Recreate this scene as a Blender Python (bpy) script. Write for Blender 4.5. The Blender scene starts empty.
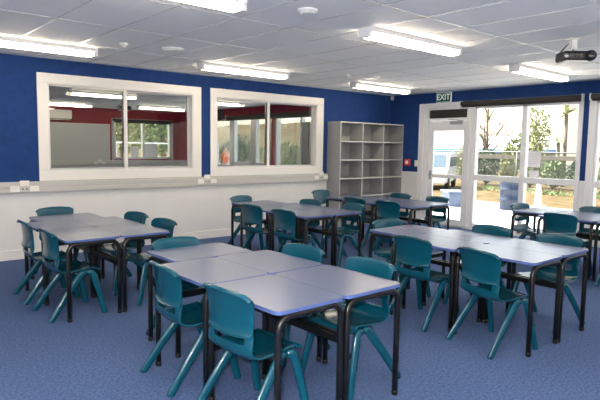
import bpy, bmesh, math, random
from mathutils import Vector, Matrix
random.seed(7)
SC = bpy.context.scene
COL = SC.collection
PI = math.pi

# ------------------------------------------------------------------ materials
def mat(name, col, rough=.5, metal=0., noise=None, bump=None, spec=.5, coat=0.):
    m = bpy.data.materials.new(name); m.use_nodes = True
    nt = m.node_tree; b = nt.nodes['Principled BSDF']
    b.inputs['Base Color'].default_value = (*col, 1)
    b.inputs['Roughness'].default_value = rough
    b.inputs['Metallic'].default_value = metal
    b.inputs['Specular IOR Level'].default_value = spec
    b.inputs['Coat Weight'].default_value = coat
    if noise or bump:
        tc = nt.nodes.new('ShaderNodeTexCoord')
    if noise:                                   # (scale, amount, detail)
        n = nt.nodes.new('ShaderNodeTexNoise'); n.inputs['Scale'].default_value = noise[0]
        n.inputs['Detail'].default_value = noise[2] if len(noise) > 2 else 3
        nt.links.new(tc.outputs['Object'], n.inputs['Vector'])
        r = nt.nodes.new('ShaderNodeMapRange')
        r.inputs['From Min'].default_value = .3; r.inputs['From Max'].default_value = .7
        r.inputs['To Min'].default_value = 1 - noise[1]; r.inputs['To Max'].default_value = 1 + noise[1]
        nt.links.new(n.outputs['Fac'], r.inputs['Value'])
        mx = nt.nodes.new('ShaderNodeVectorMath'); mx.operation = 'SCALE'
        mx.inputs[0].default_value = col
        nt.links.new(r.outputs['Result'], mx.inputs['Scale'])
        nt.links.new(mx.outputs['Vector'], b.inputs['Base Color'])
    if bump:                                    # (scale, strength)
        n2 = nt.nodes.new('ShaderNodeTexNoise'); n2.inputs['Scale'].default_value = bump[0]
        n2.inputs['Detail'].default_value = 2
        nt.links.new(tc.outputs['Object'], n2.inputs['Vector'])
        bp = nt.nodes.new('ShaderNodeBump'); bp.inputs['Strength'].default_value = bump[1]
        bp.inputs['Distance'].default_value = .01
        nt.links.new(n2.outputs['Fac'], bp.inputs['Height'])
        nt.links.new(bp.outputs['Normal'], b.inputs['Normal'])
    return m

def emit(name, col, s):
    m = bpy.data.materials.new(name); m.use_nodes = True
    nt = m.node_tree; nt.nodes.remove(nt.nodes['Principled BSDF'])
    e = nt.nodes.new('ShaderNodeEmission'); e.inputs['Color'].default_value = (*col, 1)
    e.inputs['Strength'].default_value = s
    nt.links.new(e.outputs[0], nt.nodes['Material Output'].inputs['Surface'])
    return m

def glassmat(name, tint=(1, 1, 1), refl=.5):
    m = bpy.data.materials.new(name); m.use_nodes = True
    nt = m.node_tree; nt.nodes.remove(nt.nodes['Principled BSDF'])
    t = nt.nodes.new('ShaderNodeBsdfTransparent'); t.inputs['Color'].default_value = (*tint, 1)
    g = nt.nodes.new('ShaderNodeBsdfGlossy'); g.inputs['Roughness'].default_value = .01
    f = nt.nodes.new('ShaderNodeFresnel'); f.inputs['IOR'].default_value = 1.45
    k = nt.nodes.new('ShaderNodeMath'); k.operation = 'MULTIPLY'; k.inputs[1].default_value = refl
    nt.links.new(f.outputs[0], k.inputs[0])
    x = nt.nodes.new('ShaderNodeMixShader')
    nt.links.new(k.outputs[0], x.inputs['Fac'])
    nt.links.new(t.outputs[0], x.inputs[1]); nt.links.new(g.outputs[0], x.inputs[2])
    nt.links.new(x.outputs[0], nt.nodes['Material Output'].inputs['Surface'])
    return m

M = {
 'carpet': mat('blue_carpet', (.080, .126, .262), .95, noise=(55, .36, 6), bump=(160, .7), spec=.1),
 'blue': mat('blue_wall_fabric', (.010, .042, .168), .8, noise=(9, .13, 4), bump=(90, .35), spec=.25),
 'white': mat('white_wall_paint', (.73, .72, .71), .6, noise=(3, .02), spec=.3),
 'trim': mat('white_gloss_trim', (.82, .79, .76), .35),
 'rtrim': mat('white_window_paint', (.80, .80, .81), .35),
 'ceil': mat('ceiling_tile', (.92, .905, .875), .9, noise=(120, .03, 2), bump=(240, .12), spec=.2),
 'tbar': mat('ceiling_bar', (.55, .55, .56), .3, metal=.4),
 'trunk': mat('grey_trunking', (.52, .51, .49), .4),
 'plate': mat('white_plastic', (.86, .84, .79), .3),
 'dataplate': mat('grey_plastic', (.6, .6, .58), .35),
 'alu': mat('aluminium', (.62, .63, .64), .28, metal=.85),
 'laminate': mat('grey_blue_laminate', (.122, .147, .240), .26, noise=(260, .05, 2), spec=.48),
 'edge': mat('blue_edge_band', (.075, .115, .30), .3),
 'under': mat('dark_underside', (.10, .09, .085), .7),
 'black': mat('black_powder_coat', (.005, .005, .0055), .3, spec=.4),
 'teal': mat('teal_plastic', (.002, .062, .100), .2, noise=(14, .05)),
 'cap': mat('black_rubber', (.004, .004, .004), .5),
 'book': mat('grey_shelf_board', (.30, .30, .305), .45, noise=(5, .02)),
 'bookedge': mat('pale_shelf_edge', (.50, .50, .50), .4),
 'red': mat('dark_red_wall', (.30, .016, .026), .7, noise=(8, .1), spec=.25),
 'board': mat('whiteboard', (.56, .57, .57), .25),
 'blind': mat('dark_brown_fabric', (.018, .014, .013), .6),
 'mesh': mat('brown_insect_mesh', (.035, .030, .028), .6, noise=(60, .4)),
 'glass': glassmat('clear_glass', (.94, .96, .95), .55),
 'intglass': glassmat('interior_glass', (.78, .80, .79), .8),
 'lampbody': mat('white_enamel', (.82, .82, .82), .4),
 'lamp': emit('fluorescent_diffuser', (1, .86, .65), 24),
 'redplastic': mat('red_plastic', (.62, .03, .02), .4),
 'green': emit('exit_green', (.010, .040, .026), 1.0),
 'exitwhite': emit('exit_white', (.9, .97, .92), .50),
 'projector': mat('black_plastic', (.012, .012, .013), .3),
 'projgrey': mat('grey_vent', (.04, .04, .045), .4),
 'lens': mat('dark_lens', (.05, .06, .07), .05, coat=1),
 'silver': mat('silver_trim', (.6, .6, .61), .25, metal=.7),
 'paper': mat('white_paper', (.86, .86, .90), .8),
 'ink': mat('faint_ink', (.55, .55, .62), .8),
 'concrete': mat('pale_concrete', (.72, .71, .69), .9, noise=(3, .05)),
 'dry': mat('dry_grass', (.125, .090, .045), 1, noise=(2.2, .4, 8), spec=.1),
 'bank': mat('bank_dry_grass', (.13, .10, .052), 1, noise=(.8, .3, 6), spec=.1),
 'leaf1': mat('leaf_green', (.17, .23, .10), .7, noise=(6, .5)),
 'leaf2': mat('leaf_olive', (.30, .32, .15), .7, noise=(6, .5)),
 'leaf3': mat('leaf_dark', (.055, .10, .05), .7, noise=(6, .5)),
 'bark': mat('bark', (.20, .165, .13), .9, noise=(8, .3)),
 'fence': mat('galvanised_wire', (.20, .20, .19), .5, metal=.2),
 'timber': mat('weathered_timber', (.13, .11, .09), .8, noise=(7, .2)),
 'drum': mat('blue_drum_paint', (.011, .024, .054), .45, noise=(5, .15)),
 'tub': mat('pale_blue_plastic', (.085, .115, .19), .4),
 'bwall': mat('white_building', (.40, .375, .32), .8),
 'roof': mat('white_roof', (.85, .86, .87), .5),
 'fascia': mat('blue_fascia', (.10, .25, .55), .5),
 'vanwhite': mat('van_white', (.82, .83, .84), .3, coat=.5),
 'vanglass': mat('van_glass', (.12, .16, .19), .1),
 'tyre': mat('tyre', (.02, .02, .02), .8),
 'skin': mat('skin', (.45, .25, .17), .6),
 'hivis': mat('hivis_orange', (.90, .16, .03), .7),
 'reflect': mat('reflective_tape', (.85, .86, .85), .4),
 'navy': mat('navy_cloth', (.03, .035, .06), .9),
 'hair': mat('dark_hair', (.02, .015, .012), .7),
}

# ------------------------------------------------------------------ mesh builder
class MB:
    def __init__(s): s.bm = bmesh.new(); s.mats = []; s.smooth = False
    def mi(s, m):
        m = M[m]
        if m not in s.mats: s.mats.append(m)
        return s.mats.index(m)
    def _set(s, faces, m, smooth=False):
        i = s.mi(m)
        for f in faces: f.material_index = i; f.smooth = smooth
    def box(s, x0, x1, y0, y1, z0, z1, m, bev=0., seg=2, rot=None):
        x0, x1 = min(x0, x1), max(x0, x1); y0, y1 = min(y0, y1), max(y0, y1); z0, z1 = min(z0, z1), max(z0, z1)
        before = set(s.bm.faces)
        r = bmesh.ops.create_cube(s.bm, size=1)
        vs = r['verts']
        for v in vs:
            v.co = Vector((x0 + (v.co.x + .5) * (x1 - x0), y0 + (v.co.y + .5) * (y1 - y0), z0 + (v.co.z + .5) * (z1 - z0)))
            if rot is not None: v.co = rot @ v.co
        if bev > 0:
            es = list({e for v in vs for e in v.link_edges})
            bmesh.ops.bevel(s.bm, geom=es, offset=bev, segments=seg, affect='EDGES', profile=.5)
        s._set([f for f in s.bm.faces if f not in before], m)
        return s
    def tube(s, pts, r, m, n=10, caps=True, flat=1.):
        """sweep a round (or flattened) section along pts; r may be a list"""
        pts = [Vector(p) for p in pts]
        rs = r if isinstance(r, (list, tuple)) else [r] * len(pts)
        before = set(s.bm.faces); rings = []
        up = None
        for i, p in enumerate(pts):
            a = pts[max(i - 1, 0)]; b = pts[min(i + 1, len(pts) - 1)]
            t = (b - a).normalized()
            if up is None:
                up = Vector((0, 1, 0)) if abs(t.y) < .9 else Vector((1, 0, 0))
            u = (up - t * up.dot(t)).normalized(); w = t.cross(u); up = u
            rr = rs[i]
            rx, ry = rr if isinstance(rr, tuple) else (rr, rr * flat)
            rings.append([s.bm.verts.new(p + u * (math.cos(2 * PI * k / n) * rx) + w * (math.sin(2 * PI * k / n) * ry)) for k in range(n)])
        for A, B in zip(rings, rings[1:]):
            for k in range(n):
                s.bm.faces.new((A[k], A[(k + 1) % n], B[(k + 1) % n], B[k]))
        if caps:
            s.bm.faces.new(rings[0][::-1]); s.bm.faces.new(rings[-1])
        s._set([f for f in s.bm.faces if f not in before], m, True)
        return s
    def lathe(s, prof, m, c=(0, 0, 0), n=24, axis='z', smooth=True, close=True):
        c = Vector(c); before = set(s.bm.faces); rings = []
        for r, h in prof:
            ring = []
            for k in range(n):
                a = 2 * PI * k / n
                v = Vector((r * math.cos(a), r * math.sin(a), h))
                if axis == 'x': v = Vector((v.z, v.x, v.y))
                if axis == 'y': v = Vector((v.x, v.z, v.y))
                ring.append(s.bm.verts.new(c + v))
            rings.append(ring)
        for A, B in zip(rings, rings[1:]):
            for k in range(n): s.bm.faces.new((A[k], A[(k + 1) % n], B[(k + 1) % n], B[k]))
        if close:
            s.bm.faces.new(rings[0][::-1]); s.bm.faces.new(rings[-1])
        s._set([f for f in s.bm.faces if f not in before], m, smooth)
        return s
    def prism(s, outline, z0, z1, m, mside=None, bev=0.):
        """extrude an xy outline between z0 and z1"""
        before = set(s.bm.faces)
        A = [s.bm.verts.new((x, y, z0)) for x, y in outline]; B = [s.bm.verts.new((x, y, z1)) for x, y in outline]
        n = len(A)
        side = [s.bm.faces.new((A[k], A[(k + 1) % n], B[(k + 1) % n], B[k])) for k in range(n)]
        bot = s.bm.faces.new(A[::-1]); top = s.bm.faces.new(B)
        s._set([bot, top], m); s._set(side, mside or m, False)
        return s, side, bot, top
    def quad(s, pts, m):
        f = s.bm.faces.new([s.bm.verts.new(p) for p in pts]); s._set([f], m); return s
    def build(s, name, parent=None, loc=(0, 0, 0), rz=0., kind=None, fix=True):
        if fix: bmesh.ops.recalc_face_normals(s.bm, faces=s.bm.faces)
        me = bpy.data.meshes.new(name); s.bm.to_mesh(me); s.bm.free()
        for m in s.mats: me.materials.append(m)
        o = bpy.data.objects.new(name, me); COL.objects.link(o)
        o.location = loc; o.rotation_euler = (0, 0, rz)
        if parent: o.parent = parent
        if kind: o['kind'] = kind
        return o

def tag(o, label, cat, group=None):
    o['label'] = label; o['category'] = cat
    if group: o['group'] = group
    return o
def thing(name, label, cat, loc=(0, 0, 0), rz=0., group=None):
    o = bpy.data.objects.new(name, None); COL.objects.link(o)
    o.empty_display_size = .1
    o.location = loc; o.rotation_euler = (0, 0, rz)
    return tag(o, label, cat, group)
def dup(root, loc, rz, label, group=None):
    r = root.copy(); COL.objects.link(r); r.location = loc; r.rotation_euler = (0, 0, rz)
    r['label'] = label
    if group: r['group'] = group
    for ch in list(root.children):
        c = ch.copy(); COL.objects.link(c); c.parent = r
        for g in ch.children:
            d = g.copy(); COL.objects.link(d); d.parent = c
    return r
def struct(name, mb, parent=None): return mb.build(name, parent, kind='structure')

# ------------------------------------------------------------------ room shell
H = 2.742
XL, YF = -12.4, -11.2          # left and front (behind the camera) walls
AY0, AY1, AX = .14, 9.75, -9.2 # the adjoining room
b = MB(); b.box(XL - .1, .14, YF - .1, .07, -.12, 0, 'carpet'); struct('floor', b)
b = MB(); b.box(AX, .14, .07, AY1 + .1, -.12, 0, 'carpet'); struct('floor_adjoining', b)
b = MB(); b.box(XL - .1, .14, YF - .1, .07, H, H + .12, 'ceil'); c0 = struct('ceiling', b)
b = MB(); b.box(AX, .14, .07, AY1 + .1, H, H + .12, 'ceil'); c1 = struct('ceiling_adjoining', b)
# ceiling grid bars (0.6 m by 1.2 m tiles)
GX, GY = -7.343, -1.446
def bars(x0, x1, y0, y1, name, parent):
    b = MB()
    k = math.ceil((x0 - GX) / .6)
    while GX + .6 * k < x1:
        x = GX + .6 * k; b.box(x - .007, x + .007, y0, y1, H - .003, H + .002, 'tbar'); k += 1
    k = math.ceil((y0 - GY) / 1.2)
    while GY + 1.2 * k < y1:
        y = GY + 1.2 * k; b.box(x0, x1, y - .007, y + .007, H - .004, H + .002, 'tbar'); k += 1
    b.build(name, parent, kind='structure')
bars(XL, 0, YF, 0, 'trim_1', c0)
bars(AX, 0, AY0, AY1, 'trim_2', c1)

Z1, Z2 = .905, 1.058            # trunking; blue starts at its top
WIN = [(-7.29, -5.01, 1.195, 2.42), (-4.565, -2.243, 1.195, 2.42)]
# back wall: main-room leaf (blue over white) and adjoining-room leaf (red over white)
def wall_with_holes(b, axis, p0, p1, a0, a1, holes, zs, mats):
    """solid wall along one axis split at hole edges; zs = band limits, mats per band"""
    xs = sorted({a0, a1, *[h[0] for h in holes], *[h[1] for h in holes]})
    zz = sorted({*zs, *[h[2] for h in holes], *[h[3] for h in holes]})
    for xa, xb in zip(xs, xs[1:]):
        for za, zb in zip(zz, zz[1:]):
            xm, zm = (xa + xb) / 2, (za + zb) / 2
            if any(h[0] < xm < h[1] and h[2] < zm < h[3] for h in holes): continue
            m = mats[max(i for i, z in enumerate(zs[:-1]) if zm > z)]
            if axis == 'x': b.box(xa, xb, p0, p1, za, zb, m)
            else: b.box(p0, p1, xa, xb, za, zb, m)
b = MB(); wall_with_holes(b, 'x', 0, .07, XL, 0, WIN, [0, Z2, H], ['white', 'blue']); struct('wall_back', b)
b = MB(); wall_with_holes(b, 'x', .07, AY0, AX, 0, WIN, [0, Z2, H], ['white', 'red']); struct('wall_adjoining_near', b)
b = MB(); b.box(XL - .1, XL, YF - .1, .07, 0, H, 'white'); struct('wall_left', b)
b = MB(); b.box(XL, .14, YF - .1, YF, 0, H, 'white'); struct('wall_front', b)

# right wall with its openings (y ranges)
RW = [(-1.95, -.92, 0., 2.42), (-4.125, -1.95, .04, 2.42), (-6.75, -4.36, .04, 2.42), (-10.4, -7.4, .9, 2.42)]
b = MB(); wall_with_holes(b, 'y', 0, .14, YF, .07, RW, [0, 1.075, H], ['white', 'blue']); struct('wall_right', b)
ARW = [(5.30, 6.30, .5, 2.42), (6.42, 8.9, .5, 2.42), (4.36, 5.16, .05, 2.42), (2.35, 4.15, .05, 2.42)]
b = MB(); wall_with_holes(b, 'y', 0, .14, .07, AY1, ARW, [0, Z2, H], ['white', 'red']); struct('wall_adjoining_right', b)
FW = [(-2.40, -.34, 1.10, 2.36)]
b = MB(); wall_with_holes(b, 'x', AY1, AY1 + .14, AX, .14, FW, [0, Z2, H], ['white', 'red']); struct('wall_adjoining_far', b)
b = MB(); b.box(AX - .1, AX, .07, AY1 + .14, 0, H, 'red'); struct('wall_adjoining_left', b)

# skirting, dado cap
b = MB(); b.box(XL, -1.96, -.016, 0, 0, .134, 'trim', .004); struct('baseboard_back', b)
b = MB()
b.box(-.016, 0, -.80, -.37, 0, .134, 'rtrim', .004)
b.box(-.016, 0, -4.25, -4.165, 0, .134, 'rtrim', .004)
struct('baseboard_right', b)
b = MB()
b.box(-.022, 0, -.80, 0, 1.06, 1.085, 'rtrim', .004); b.box(-.022, 0, -4.25, -4.165, 1.06, 1.085, 'rtrim', .004)
struct('trim_3', b)

# cable trunking under the inner windows (two-channel cover)
b = MB()
b.box(XL, -1.965, -.050, 0, Z1, Z2, 'trunk', .006)
b.box(XL, -1.965, -.056, -.045, Z1 + .012, Z1 + .070, 'trunk', .004)
b.box(XL, -1.965, -.056, -.045, Z1 + .083, Z2 - .012, 'trunk', .004)
struct('trim_4', b)
b = MB(); b.box(AX, .0, AY1 - .05, AY1, Z1, Z2, 'trunk', .006); struct('trim_5', b)
b = MB(); b.box(-.05, 0, 4.16, 4.34, Z1, Z2, 'trunk', .006); struct('trim_6', b)

# inner windows in the back wall: painted architrave, aluminium sliding sashes
def inner_window(n, x0, x1, z0, z1, ox0, ox1, oz0, oz1, mull):
    f = MB()
    f.box(ox0, ox1, -.022, 0, z1, oz1, 'trim', .005); f.box(ox0, ox1, -.022, 0, oz0, z0, 'trim', .005)
    f.box(ox0, x0, -.022, 0, z0, z1, 'trim', .005); f.box(x1, ox1, -.022, 0, z0, z1, 'trim', .005)
    # the reveal lining
    f.box(x0, x0 + .018, -.015, .15, z0, z1, 'trim'); f.box(x1 - .018, x1, -.015, .15, z0, z1, 'trim')
    f.box(x0, x1, -.015, .15, z0, z0 + .018, 'trim'); f.box(x0, x1, -.015, .15, z1 - .018, z1, 'trim')
    w = struct('window_%d' % n, f)
    a = MB()
    X0, X1, ZA, ZB = x0 + .018, x1 - .018, z0 + .018, z1 - .018
    for (p, q, yy) in ((X0, mull + .03, .05), (mull - .03, X1, .085)):
        a.box(p, p + .035, yy, yy + .03, ZA, ZB, 'alu', .003); a.box(q - .035, q, yy, yy + .03, ZA, ZB, 'alu', .003)
        a.box(p, q, yy, yy + .03, ZA, ZA + .022, 'alu', .003); a.box(p, q, yy, yy + .03, ZB - .022, ZB, 'alu', .003)
    a.box(mull - .028, mull + .028, .038, .05, ZA, ZB, 'trim', .003)
    a.build('sash_frame', w, kind='structure')
    g = MB()
    g.box(X0 + .03, mull, .063, .067, ZA + .015, ZB - .015, 'intglass'); g.box(mull, X1 - .03, .098, .102, ZA + .015, ZB - .015, 'intglass')
    g.build('glass_pane', w, kind='structure')
inner_window(1, *WIN[0], -7.415, -4.86, 1.062, 2.545, -6.145)
inner_window(2, *WIN[1], -4.683, -2.075, 1.062, 2.552, -3.41)

# right wall joinery: architrave, door, tall windows
b = MB()
b.box(-.03, 0, -4.155, -.80, 2.42, 2.525, 'rtrim', .005)
b.box(-.03, 0, -.92, -.80, 0, 2.42, 'rtrim', .005)
b.box(-.03, 0, -4.155, -4.10, .0, 2.42, 'rtrim', .005)
b.box(-.03, 0, -4.155, -2.0, 0, .05, 'rtrim', .005)
struct('trim_7', b)
b = MB()                                         # door frame with transom rail
b.box(-.01, .13, -1.03, -.92, 0, 2.42, 'rtrim', .004); b.box(-.01, .13, -2.12, -1.945, 0, 2.42, 'rtrim', .004)
b.box(-.01, .13, -1.95, -1.02, 2.166, 2.215, 'rtrim', .004); b.box(-.01, .13, -1.95, -1.02, 2.385, 2.42, 'rtrim', .004)
b.box(-.03, -.01, -2.03, -1.99, .02, 2.42, 'rtrim', .004)
b.box(0, .14, -1.95, -1.02, 0, .03, 'alu')
d = struct('door_1', b)
b = MB(); b.box(.04, .05, -1.95, -1.02, 2.21, 2.39, 'mesh'); 
for k in range(7): b.box(.03, .042, -1.94, -1.03, 2.222 + k * .025, 2.228 + k * .025, 'blind')
b.build('transom_vent', d, kind='structure')
b = MB()
b.box(.03, .075, -1.145, -1.035, .03, 2.16, 'rtrim', .004); b.box(.03, .075, -1.94, -1.855, .03, 2.16, 'rtrim', .004)
b.box(.03, .075, -1.86, -1.14, .03, .15, 'rtrim', .004); b.box(.03, .075, -1.86, -1.14, .99, 1.062, 'rtrim', .004)
b.box(.03, .075, -1.86, -1.14, 1.957, 2.16, 'rtrim', .004)
leaf = b.build('door_leaf', d, kind='structure')
b = MB(); b.box(.05, .055, -1.86, -1.14, .14, 1.0, 'glass'); b.box(.05, .055, -1.86, -1.14, 1.05, 1.97, 'glass')
b.build('glass_pane', leaf, kind='structure')
b = MB()
b.box(.018, .03, -1.115, -1.075, .95, 1.13, 'silver', .004)
b.tube([(.02, -1.095, 1.05), (-.03, -1.095, 1.05), (-.035, -1.11, 1.05), (-.035, -1.20, 1.05)], .009, 'silver')
b.build('door_handle', leaf, kind='structure')
b = MB(); b.box(-.02, .03, -1.84, -1.56, 2.085, 2.145, 'silver', .008); b.tube([(-.0, -1.86, 2.15), (-.02, -1.70, 2.17), (0, -1.5, 2.18)], .01, 'silver')
b.build('door_closer', leaf, kind='structure')

def tall_window(n, ya, yb, mull, zt0=.985, zt1=1.09):
    b = MB(); t = .06
    b.box(.0, .12, ya, ya + .055, .04, 2.42, 'rtrim', .004); b.box(.0, .12, yb - .03, yb, .04, 2.42, 'rtrim', .004)
    b.box(.0, .12, ya, yb, .04, .12, 'rtrim', .004); b.box(.0, .12, ya, yb, 2.372, 2.42, 'rtrim', .004)
    b.box(.0, .12, mull - .045, mull + .045, .04, 2.42, 'rtrim', .004); b.box(.005, .115, ya, yb, zt0, zt1, 'rtrim', .004)
    w = struct('window_%d' % n, b)
    g = MB(); g.box(.058, .062, ya + .03, yb - .02, .1, 2.39, 'glass'); g.build('glass_pane', w, kind='structure')
tall_window(3, -4.125, -2.121, -3.125)
tall_window(4, -6.75, -4.36, -5.55)
tall_window(5, -10.4, -7.4, -8.9)
b = MB()
b.box(-.03, 0, -4.36, -4.25, 0, 2.525, 'rtrim', .005); b.box(-.03, 0, -6.87, -6.75, 0, 2.525, 'rtrim', .005)
b.box(-.03, 0, -6.87, -4.25, 2.42, 2.525, 'rtrim', .005)
struct('trim_8', b)
# vertical board joints of the lower wainscot beside the tall windows
# adjoining room windows in the exterior wall and the far wall
def ext_window(n, ya, yb, za, zb, mulls, rail, m='rtrim'):
    b = MB()
    b.box(-.01, .12, ya, ya + .06, za, zb, m); b.box(-.01, .12, yb - .06, yb, za, zb, m)
    b.box(-.01, .12, ya, yb, za, za + .06, m); b.box(-.01, .12, ya, yb, zb - .05, zb, m)
    for q in mulls: b.box(0, .12, q - .035, q + .035, za, zb, m)
    if rail: b.box(0, .12, ya, yb, rail - .05, rail + .05, m)
    w = struct('window_%d' % n, b)
    g = MB(); g.box(.058, .062, ya + .03, yb - .03, za + .03, zb - .03, 'glass'); g.build('glass_pane', w, kind='structure')
ext_window(6, 5.30, 6.30, .5, 2.42, [], 1.05, 'rtrim')
ext_window(7, 6.42, 8.9, .5, 2.42, [7.9], .94, 'alu')
ext_window(8, 4.36, 5.16, .05, 2.42, [], 1.05, 'alu')
ext_window(9, 2.35, 4.15, .05, 2.42, [3.08], 1.0, 'rtrim')
b = MB()
for (p, q) in ((6.27, 6.45), (5.13, 5.33)): b.box(-.02, 0, p, q, .5, 2.44, 'alu', .003)
struct('trim_9', b)
b = MB(); b.box(-.025, 0, 6.86, 8.95, 2.40, H - .01, 'projgrey', .003); struct('trim_10', b)
b = MB(); b.box(-.03, -.012, 2.70, 3.02, .06, 2.24, 'projgrey', .004); struct('trim_11', b)
b = MB()
x0, x1, z0, z1 = FW[0]
for (p, q) in ((x0, x0 + .06), (x1 - .06, x1), (-1.40, -1.33)): b.box(p, q, AY1 - .02, AY1 + .12, z0, z1, 'alu')
b.box(x0, x1, AY1 - .02, AY1 + .12, z0, z0 + .06, 'alu'); b.box(x0, x1, AY1 - .02, AY1 + .12, z1 - .05, z1, 'alu')
b.box(x0 - .08, x0, AY1 - .03, AY1, z0 - .08, z1 + .08, 'trunk'); b.box(x1, x1 + .08, AY1 - .03, AY1, z0 - .08, z1 + .08, 'trunk')
b.box(x0 - .08, x1 + .08, AY1 - .03, AY1, z1, z1 + .08, 'trunk')
w = struct('window_10', b)
g = MB(); g.box(x0 + .03, x1 - .03, AY1 + .058, AY1 + .062, z0 + .03, z1 - .03, 'glass'); g.build('glass_pane', w, kind='structure')

# ------------------------------------------------------------------ roller blinds
def blind(name, ya, yb, label, drop, x=-.03, zt=2.515, br=True, cat='blind', group=None):
    t = thing(name, label, cat, (x, (ya + yb) / 2, zt), 0, group)
    L = (yb - ya) / 2
    b = MB(); b.box(-.085, 0, -L, L, -.078, 0, 'blind', .012); b.build('cassette', t)
    b = MB(); b.box(-.06, -.045, -L + .02, L - .02, -.078 - drop, -.07, 'blind'); b.tube([(-.052, -L + .02, -.08 - drop), (-.052, L - .02, -.08 - drop)], .011, 'blind'); b.build('fabric', t)
    if br:
        for y in (-L - .009, L + .009):
            b = MB(); b.box(-.09, 0, y - .008, y + .008, -.095, .015, 'rtrim', .003); b.build('end_bracket', t)
    return t
blind('roller_blind', -4.15, -1.85, 'dark brown rolled blind above the tall window beside the exit door', .02)
blind('roller_blind', -6.85, -4.29, 'dark rolled blind cut off by the right edge', .02)
blind('roller_blind', 2.3, 6.62, 'long black rolled blind on the red wall seen through the right inner window', .06, x=0, zt=2.515)
t = thing('roller_blind', 'black rolled blind over the far window beside the whiteboard', 'blind', ((x0 + x1) / 2, AY1 - .03, z1 + .06))
b = MB(); b.box(-1.07, 1.07, -.08, 0, -.07, 0, 'blind', .01); b.build('cassette', t)
b = MB(); b.box(-1.03, 1.03, -.05, -.04, -.12, -.06, 'blind'); b.build('fabric', t)

# ------------------------------------------------------------------ wall fittings
def cluster(cx, cz, y, where, grp):
    # upper plate, left plate, right plate (power) and a grey data plate in the middle
    for (nm, dx, dz, w, h, m, lab) in (
        ('socket_plate', 0, .076, .118, .070, 'plate', 'upper white socket plate ' + where),
        ('socket_plate', -.122, -.0, .118, .076, 'plate', 'lower left white socket plate ' + where),
        ('socket_plate', .122, -.0, .118, .076, 'plate', 'lower right white socket plate ' + where),
        ('data_socket', 0, 0, .112, .074, 'dataplate', 'grey data socket among white plates ' + where)):
        t = thing(nm, lab, 'socket', (cx + dx, y, cz + dz), 0, grp)
        b = MB(); b.box(-w / 2, w / 2, -.012, 0, -h / 2, h / 2, m, .003); b.build('plate', t)
        if nm == 'socket_plate':
            for s in (-1, 1):
                b = MB(); b.box(s * .032 - .008, s * .032 + .008, -.017, -.010, .004, .020, m, .002)
                b.build('rocker', t)
        else:
            for s in (-1, 1):
                b = MB(); b.box(s * .025 - .010, s * .025 + .010, -.015, -.010, -.010, .010, 'under'); b.build('port', t)
cluster(-7.62, .965, -.056, 'under the blue wall at far left', 'sockets on the trunking')
cluster(-4.775, .985, -.056, 'between the two inner windows', 'sockets on the trunking')
cluster(-2.15, .985, -.056, 'beside the bookcase', 'sockets on the trunking')
cluster(-2.9, .965, AY1 - .05, 'below the whiteboard next door', 'sockets in the next room')

t = thing('fire_alarm_switch', 'red square fire alarm call point on the blue wall beside the bookcase', 'alarm', (0, -.52, 1.285))
b = MB(); b.box(-.04, 0, -.07, .07, -.07, .07, 'redplastic', .008); b.build('housing', t)
b = MB(); b.box(-.045, -.038, -.036, .036, -.036, .036, 'plate', .002); b.build('press_panel', t)
t = thing('light_switch', 'small white light switch on the blue strip by the door frame', 'switch', (0, -.745, 1.27))
b = MB(); b.box(-.012, 0, -.042, .042, -.065, .065, 'plate', .003); b.build('plate', t)
b = MB(); b.box(-.018, -.010, -.012, .012, -.02, .02, 'plate', .002); b.build('rocker', t)
t = thing('motion_sensor', 'small white motion sensor high in the blue corner', 'sensor', (-.005, -.025, 2.70), -PI * .25)
b = MB(); b.box(-.034, .034, -.06, -.01, -.055, .03, 'plate', .015, 3); b.build('housing', t)
b = MB(); b.lathe([(.005, -.075), (.018, -.07), (.024, -.055)], 'dataplate', axis='y', n=16, c=(0, 0, -.02)); b.build('lens', t)

# EXIT sign
t = thing('exit_sign', 'dark green sign reading EXIT above the glass door', 'sign', (0, -1.395, 2.535))
b = MB(); b.box(-.035, 0, -.175, .175, 0, .195, 'exitwhite', .004); b.box(-.038, -.03, -.168, .168, .007, .188, 'green'); b.build('sign_box', t)
cu = bpy.data.curves.new('lettering', 'FONT'); cu.body = 'EXIT'; cu.size = .155; cu.extrude = .002; cu.offset = .001
cu.align_x = 'CENTER'; cu.align_y = 'CENTER'
tmp = bpy.data.objects.new('tmp', cu); COL.objects.link(tmp)
me = bpy.data.meshes.new_from_object(tmp.evaluated_get(bpy.context.evaluated_depsgraph_get()))
bpy.data.objects.remove(tmp)
me.materials.clear(); me.materials.append(M['exitwhite'])
me.transform(Matrix(((0, 0, -1, -.040), (-1, 0, 0, 0), (0, 1.08, 0, .098), (0, 0, 0, 1))))
me.name = 'lettering'
o = bpy.data.objects.new('lettering', me); COL.objects.link(o); o.parent = t; o['label'] = 'white letters EXIT'

# notices taped to the window
def notice(y, z, w, h, label, lines):
    t = thing('paper_notice', label, 'paper', (.052, y, z))
    b = MB(); b.box(-.0012, .0, -w / 2, w / 2, -h / 2, h / 2, 'paper'); b.build('sheet', t)
    b = MB()
    for k in range(lines):
        q = h * .38 - k * h * .76 / lines
        b.box(-.0018, -.0011, -w * (.36 - .1 * (k % 3 == 2)), w * .36, q - .004, q + .004, 'ink')
    b.build('text_lines', t)
notice(-3.32, 1.425, .235, .29, 'white A4 notice taped inside the tall window above the rail', 6)
notice(-3.335, 1.165, .17, .12, 'small white note below the A4 notice on the tall window', 3)

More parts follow.
